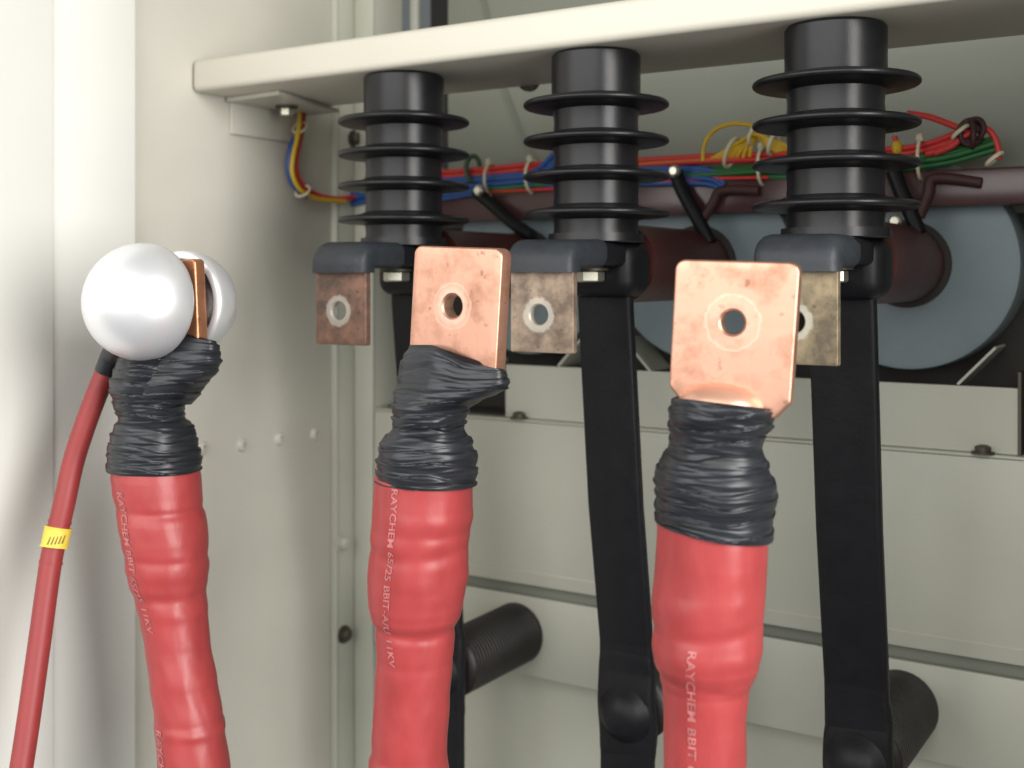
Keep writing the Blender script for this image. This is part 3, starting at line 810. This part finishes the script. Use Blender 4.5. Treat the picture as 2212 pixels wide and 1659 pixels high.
tape_wrap([(771, 892, 1082, 0.0085), (790, 876, 1088, 0.0095), (812, 866, 1089, 0.0110), (832, 863, 1086, 0.0130), (848, 862, 1062, 0.0160), (864, 861, 1026, 0.0185), (880, 859, 1006, 0.0190), (900, 857, 1000, 0.0185), (915, 856, 999, 0.0180)],
          YC, kM, phM, tilt_top=26, tilt_bot=0, seed=6, name='upper_tape_wrap')
lettering('RAYCHEM 65/25 BBIT-A/U 11KV', cM, 1040, 1418, lambda y: -0.55 - 0.09*max(0, min(1, (y-1180)/150)) + 0.08*max(0, min(1, (y-1340)/70)), 18, kM)
DM = dep(at(985, 660, Y=YC))
pM = round_poly([(-0.0285, 0.0308), (-0.0285, -0.036), (0.0305, -0.038), (0.0305, 0.0325)], [0.005, 0.004, 0.004, 0.005], 6)
oM, uM, vM, nM = palm(kM, 989, 661, DM, phM, math.radians(4.0), pM, 0.0063, 0.0098, COP + (0.0066, 0.0120, 0.55, 0.47, 0.74, 48, True))

# ---- left cable
tabL = [(980, 242, 429), (1019, 243, 431), (1064, 249, 434), (1092, 256, 436), (1125, 259, 443), (1166, 265, 449), (1211, 274, 450), (1260, 282, 446), (1288, 295, 443), (1329, 304, 446), (1390, 315, 452), (1472, 326, 466), (1546, 335, 480), (1562, 336, 484), (1659, 343, 496), (1900, 360, 525)]
cL = Cable(tabL, YC)
kL = empty('power_cable', 'thick red cable at the left whose copper lug sits between two aluminium domes', 'cable', at(420, 1659, Y=YC), 'thick red cables with copper lugs')
red_sleeve(cL, 992, 1890, M['red'], kL, [(1094, -0.0010, 9, 1, 6), (1130, 0.0008, 20, 1, 5), (1195, -0.0009, 9, 0.8, 7), (1225, 0.0007, 14, 1, 5), (1272, -0.0012, 12, 1.2, 8), (1310, 0.0006, 12, 1, 4), (1566, 0.0012, 9, 1, 3)], seed=3)
phL = math.radians(42)
tape_wrap([(770, 262, 420, 0), (795, 252, 412, 0), (840, 243, 401, 0), (875, 252, 394, 0), (903, 262, 391, 0), (917, 254, 408, 0), (945, 243, 420, 0), (985, 241, 427, 0), (1014, 241, 429, 0)], YC, kL, 0, tilt_top=0, tilt_bot=2, seed=9)
tape_wrap([(722, 318, 458, 0.0075), (745, 305, 464, 0.0100), (775, 295, 466, 0.0125), (805, 285, 455, 0.0150), (832, 270, 428, 0.0180), (860, 258, 402, 0.0185)], YC, kL, phL, tilt_top=16, tilt_bot=14, seed=12, name='upper_tape_wrap')
lettering('RAYCHEM BBIT 65/25 11KV', cL, 1050, 1350, lambda y: -0.80 + 0.12*max(0, min(1, (y-1250)/100)), 15, kL)
lettering('RAYCHEM', cL, 1558, 1680, -0.86, 16, kL)
DL = dep(at(352, 655, Y=YC))
pL = round_poly([(-0.0295, 0.0262), (-0.0295, -0.036), (0.0295, -0.036), (0.0295, 0.0262)], [0.003, 0.003, 0.003, 0.003], 4)
oL, uL, vL, nL = palm(kL, 357, 653, DL, phL, math.radians(-3.0), pL, 0.0060, 0.0095, ((0.62, 0.28, 0.15), (0.42, 0.18, 0.09), (0.9, 0.7, 0.5), 0.75, 0.36, 0.006, 0.0125, 0.4, 0.45, 0.75, 60, True))

# ---- aluminium domes either side of the left lug
def dome(name, base, axis, R, label):
    prof = []
    for k in range(19):
        a = PI/2*k/18
        prof.append((R*math.sin(a), R*0.98*math.cos(a)))
    prof += [(R*1.0, -0.003), (R*0.985, -0.0052), (R*0.955, -0.0060), (R*0.85, -0.0060), (R*0.835, -0.0050), (R*0.825, -0.002)]
    for k in range(15):
        a = PI/2*(1-k/14)
        prof.append((R*0.82*math.sin(a), R*0.80*math.cos(a)))
    o = lathe(name, prof, M['alu'], None, base, axis, n=96, smooth=60)
    o.data.materials.append(M['alu_inner'])
    ax_ = Vector(axis).normalized()
    for p in o.data.polygons:
        q = p.center - Vector(base); h = q.dot(ax_)
        if q.length < R*0.86 and h > -0.0045: p.material_index = 1
    return tag(o, label, 'dome', 'aluminium domes on the left lug')
f, rt = ring_frame(357)
b1 = at(309, 652, D=DL-0.016)
axd = nL.copy(); axd.z = 0.03
dome('metal_dome', b1, axd, 0.0368, 'whole round aluminium dome nearest the camera on the left cable lug')
b2 = at(398, 655, D=DL+0.016)
dome('metal_dome', b2, -axd, 0.0342, 'aluminium dome half hidden behind the left copper lug, showing its hollow rim')
# clamping stud through both domes and the lug
st = empty('clamp_bolt', 'steel bolt and nut inside the hollow aluminium dome behind the left lug', 'bolt', oL)
tube('bolt_shank', [oL + nL*0.024, oL, oL - nL*0.024], 0.0048, M['steel'], st, sub=1, n=16)
hexnut('hex_nut', oL - nL*0.006, -nL, 0.0105, 0.008, M['steel'], st)

# ---- thin red earth cable with a yellow band
tc_ = [(243, 768), (229, 803), (205, 862), (180, 930), (158, 1000), (138, 1090), (121, 1162), (108, 1225), (85, 1390), (62, 1554), (46, 1659), (20, 1830)]
kt = empty('thin_cable', 'thin dull red cable with a yellow marker band hanging below the front dome', 'cable', at(46, 1659, Y=0.49))
def tpt(px, py): return at(px, py, Y=0.505-0.075*max(0, (py-800)/1000))
pts3 = [tpt(*p) for p in tc_]
tube('thin_sleeve', pts3[1:], 0.0070, M['red_thin'], kt, n=28, sub=8)
tube('end_tape', [at(258, 745, Y=0.502), tpt(243, 768), tpt(229, 803)], lambda t: 0.0074, M['tape'], kt, n=28)
def on_thin(y):
    for a, b in zip(tc_[:-1], tc_[1:]):
        if a[1] <= y <= b[1]:
            t = (y-a[1])/(b[1]-a[1]); return tpt(a[0]+(b[0]-a[0])*t, y)
band = tube('marker_band', [on_thin(1139), on_thin(1150), on_thin(1170), on_thin(1183)], lambda t: 0.0084 if 0.12 < t < 0.88 else 0.0089, M['yellow_band'], kt, n=28, sub=4)
tube('collar', [on_thin(1124), on_thin(1128), on_thin(1131)], 0.0074, M['red_thin'], kt, n=28, sub=2)
tube('collar', [on_thin(1212), on_thin(1215), on_thin(1218)], 0.0074, M['red_thin'], kt, n=28, sub=2)
# dark mark on the band
V, F = [], []
c0, c1_ = on_thin(1153), on_thin(1172)
f, rt = ring_frame(121)
for s in (-0.55, -0.30, -0.05, 0.20, 0.45):
    for k, (q, cc) in enumerate(((s-0.05, c0.lerp(c1_, 0.9)), (s+0.08, c0.lerp(c1_, 0.9)), (s+0.16, c0), (s+0.08, c0))):
        V.append(cc + (rt*q - f*math.sqrt(1-q*q))*0.0087)
    F.append(tuple(range(len(V)-4, len(V))))
link('band_mark', mesh_from(V, F), M['mark'], kt, None)
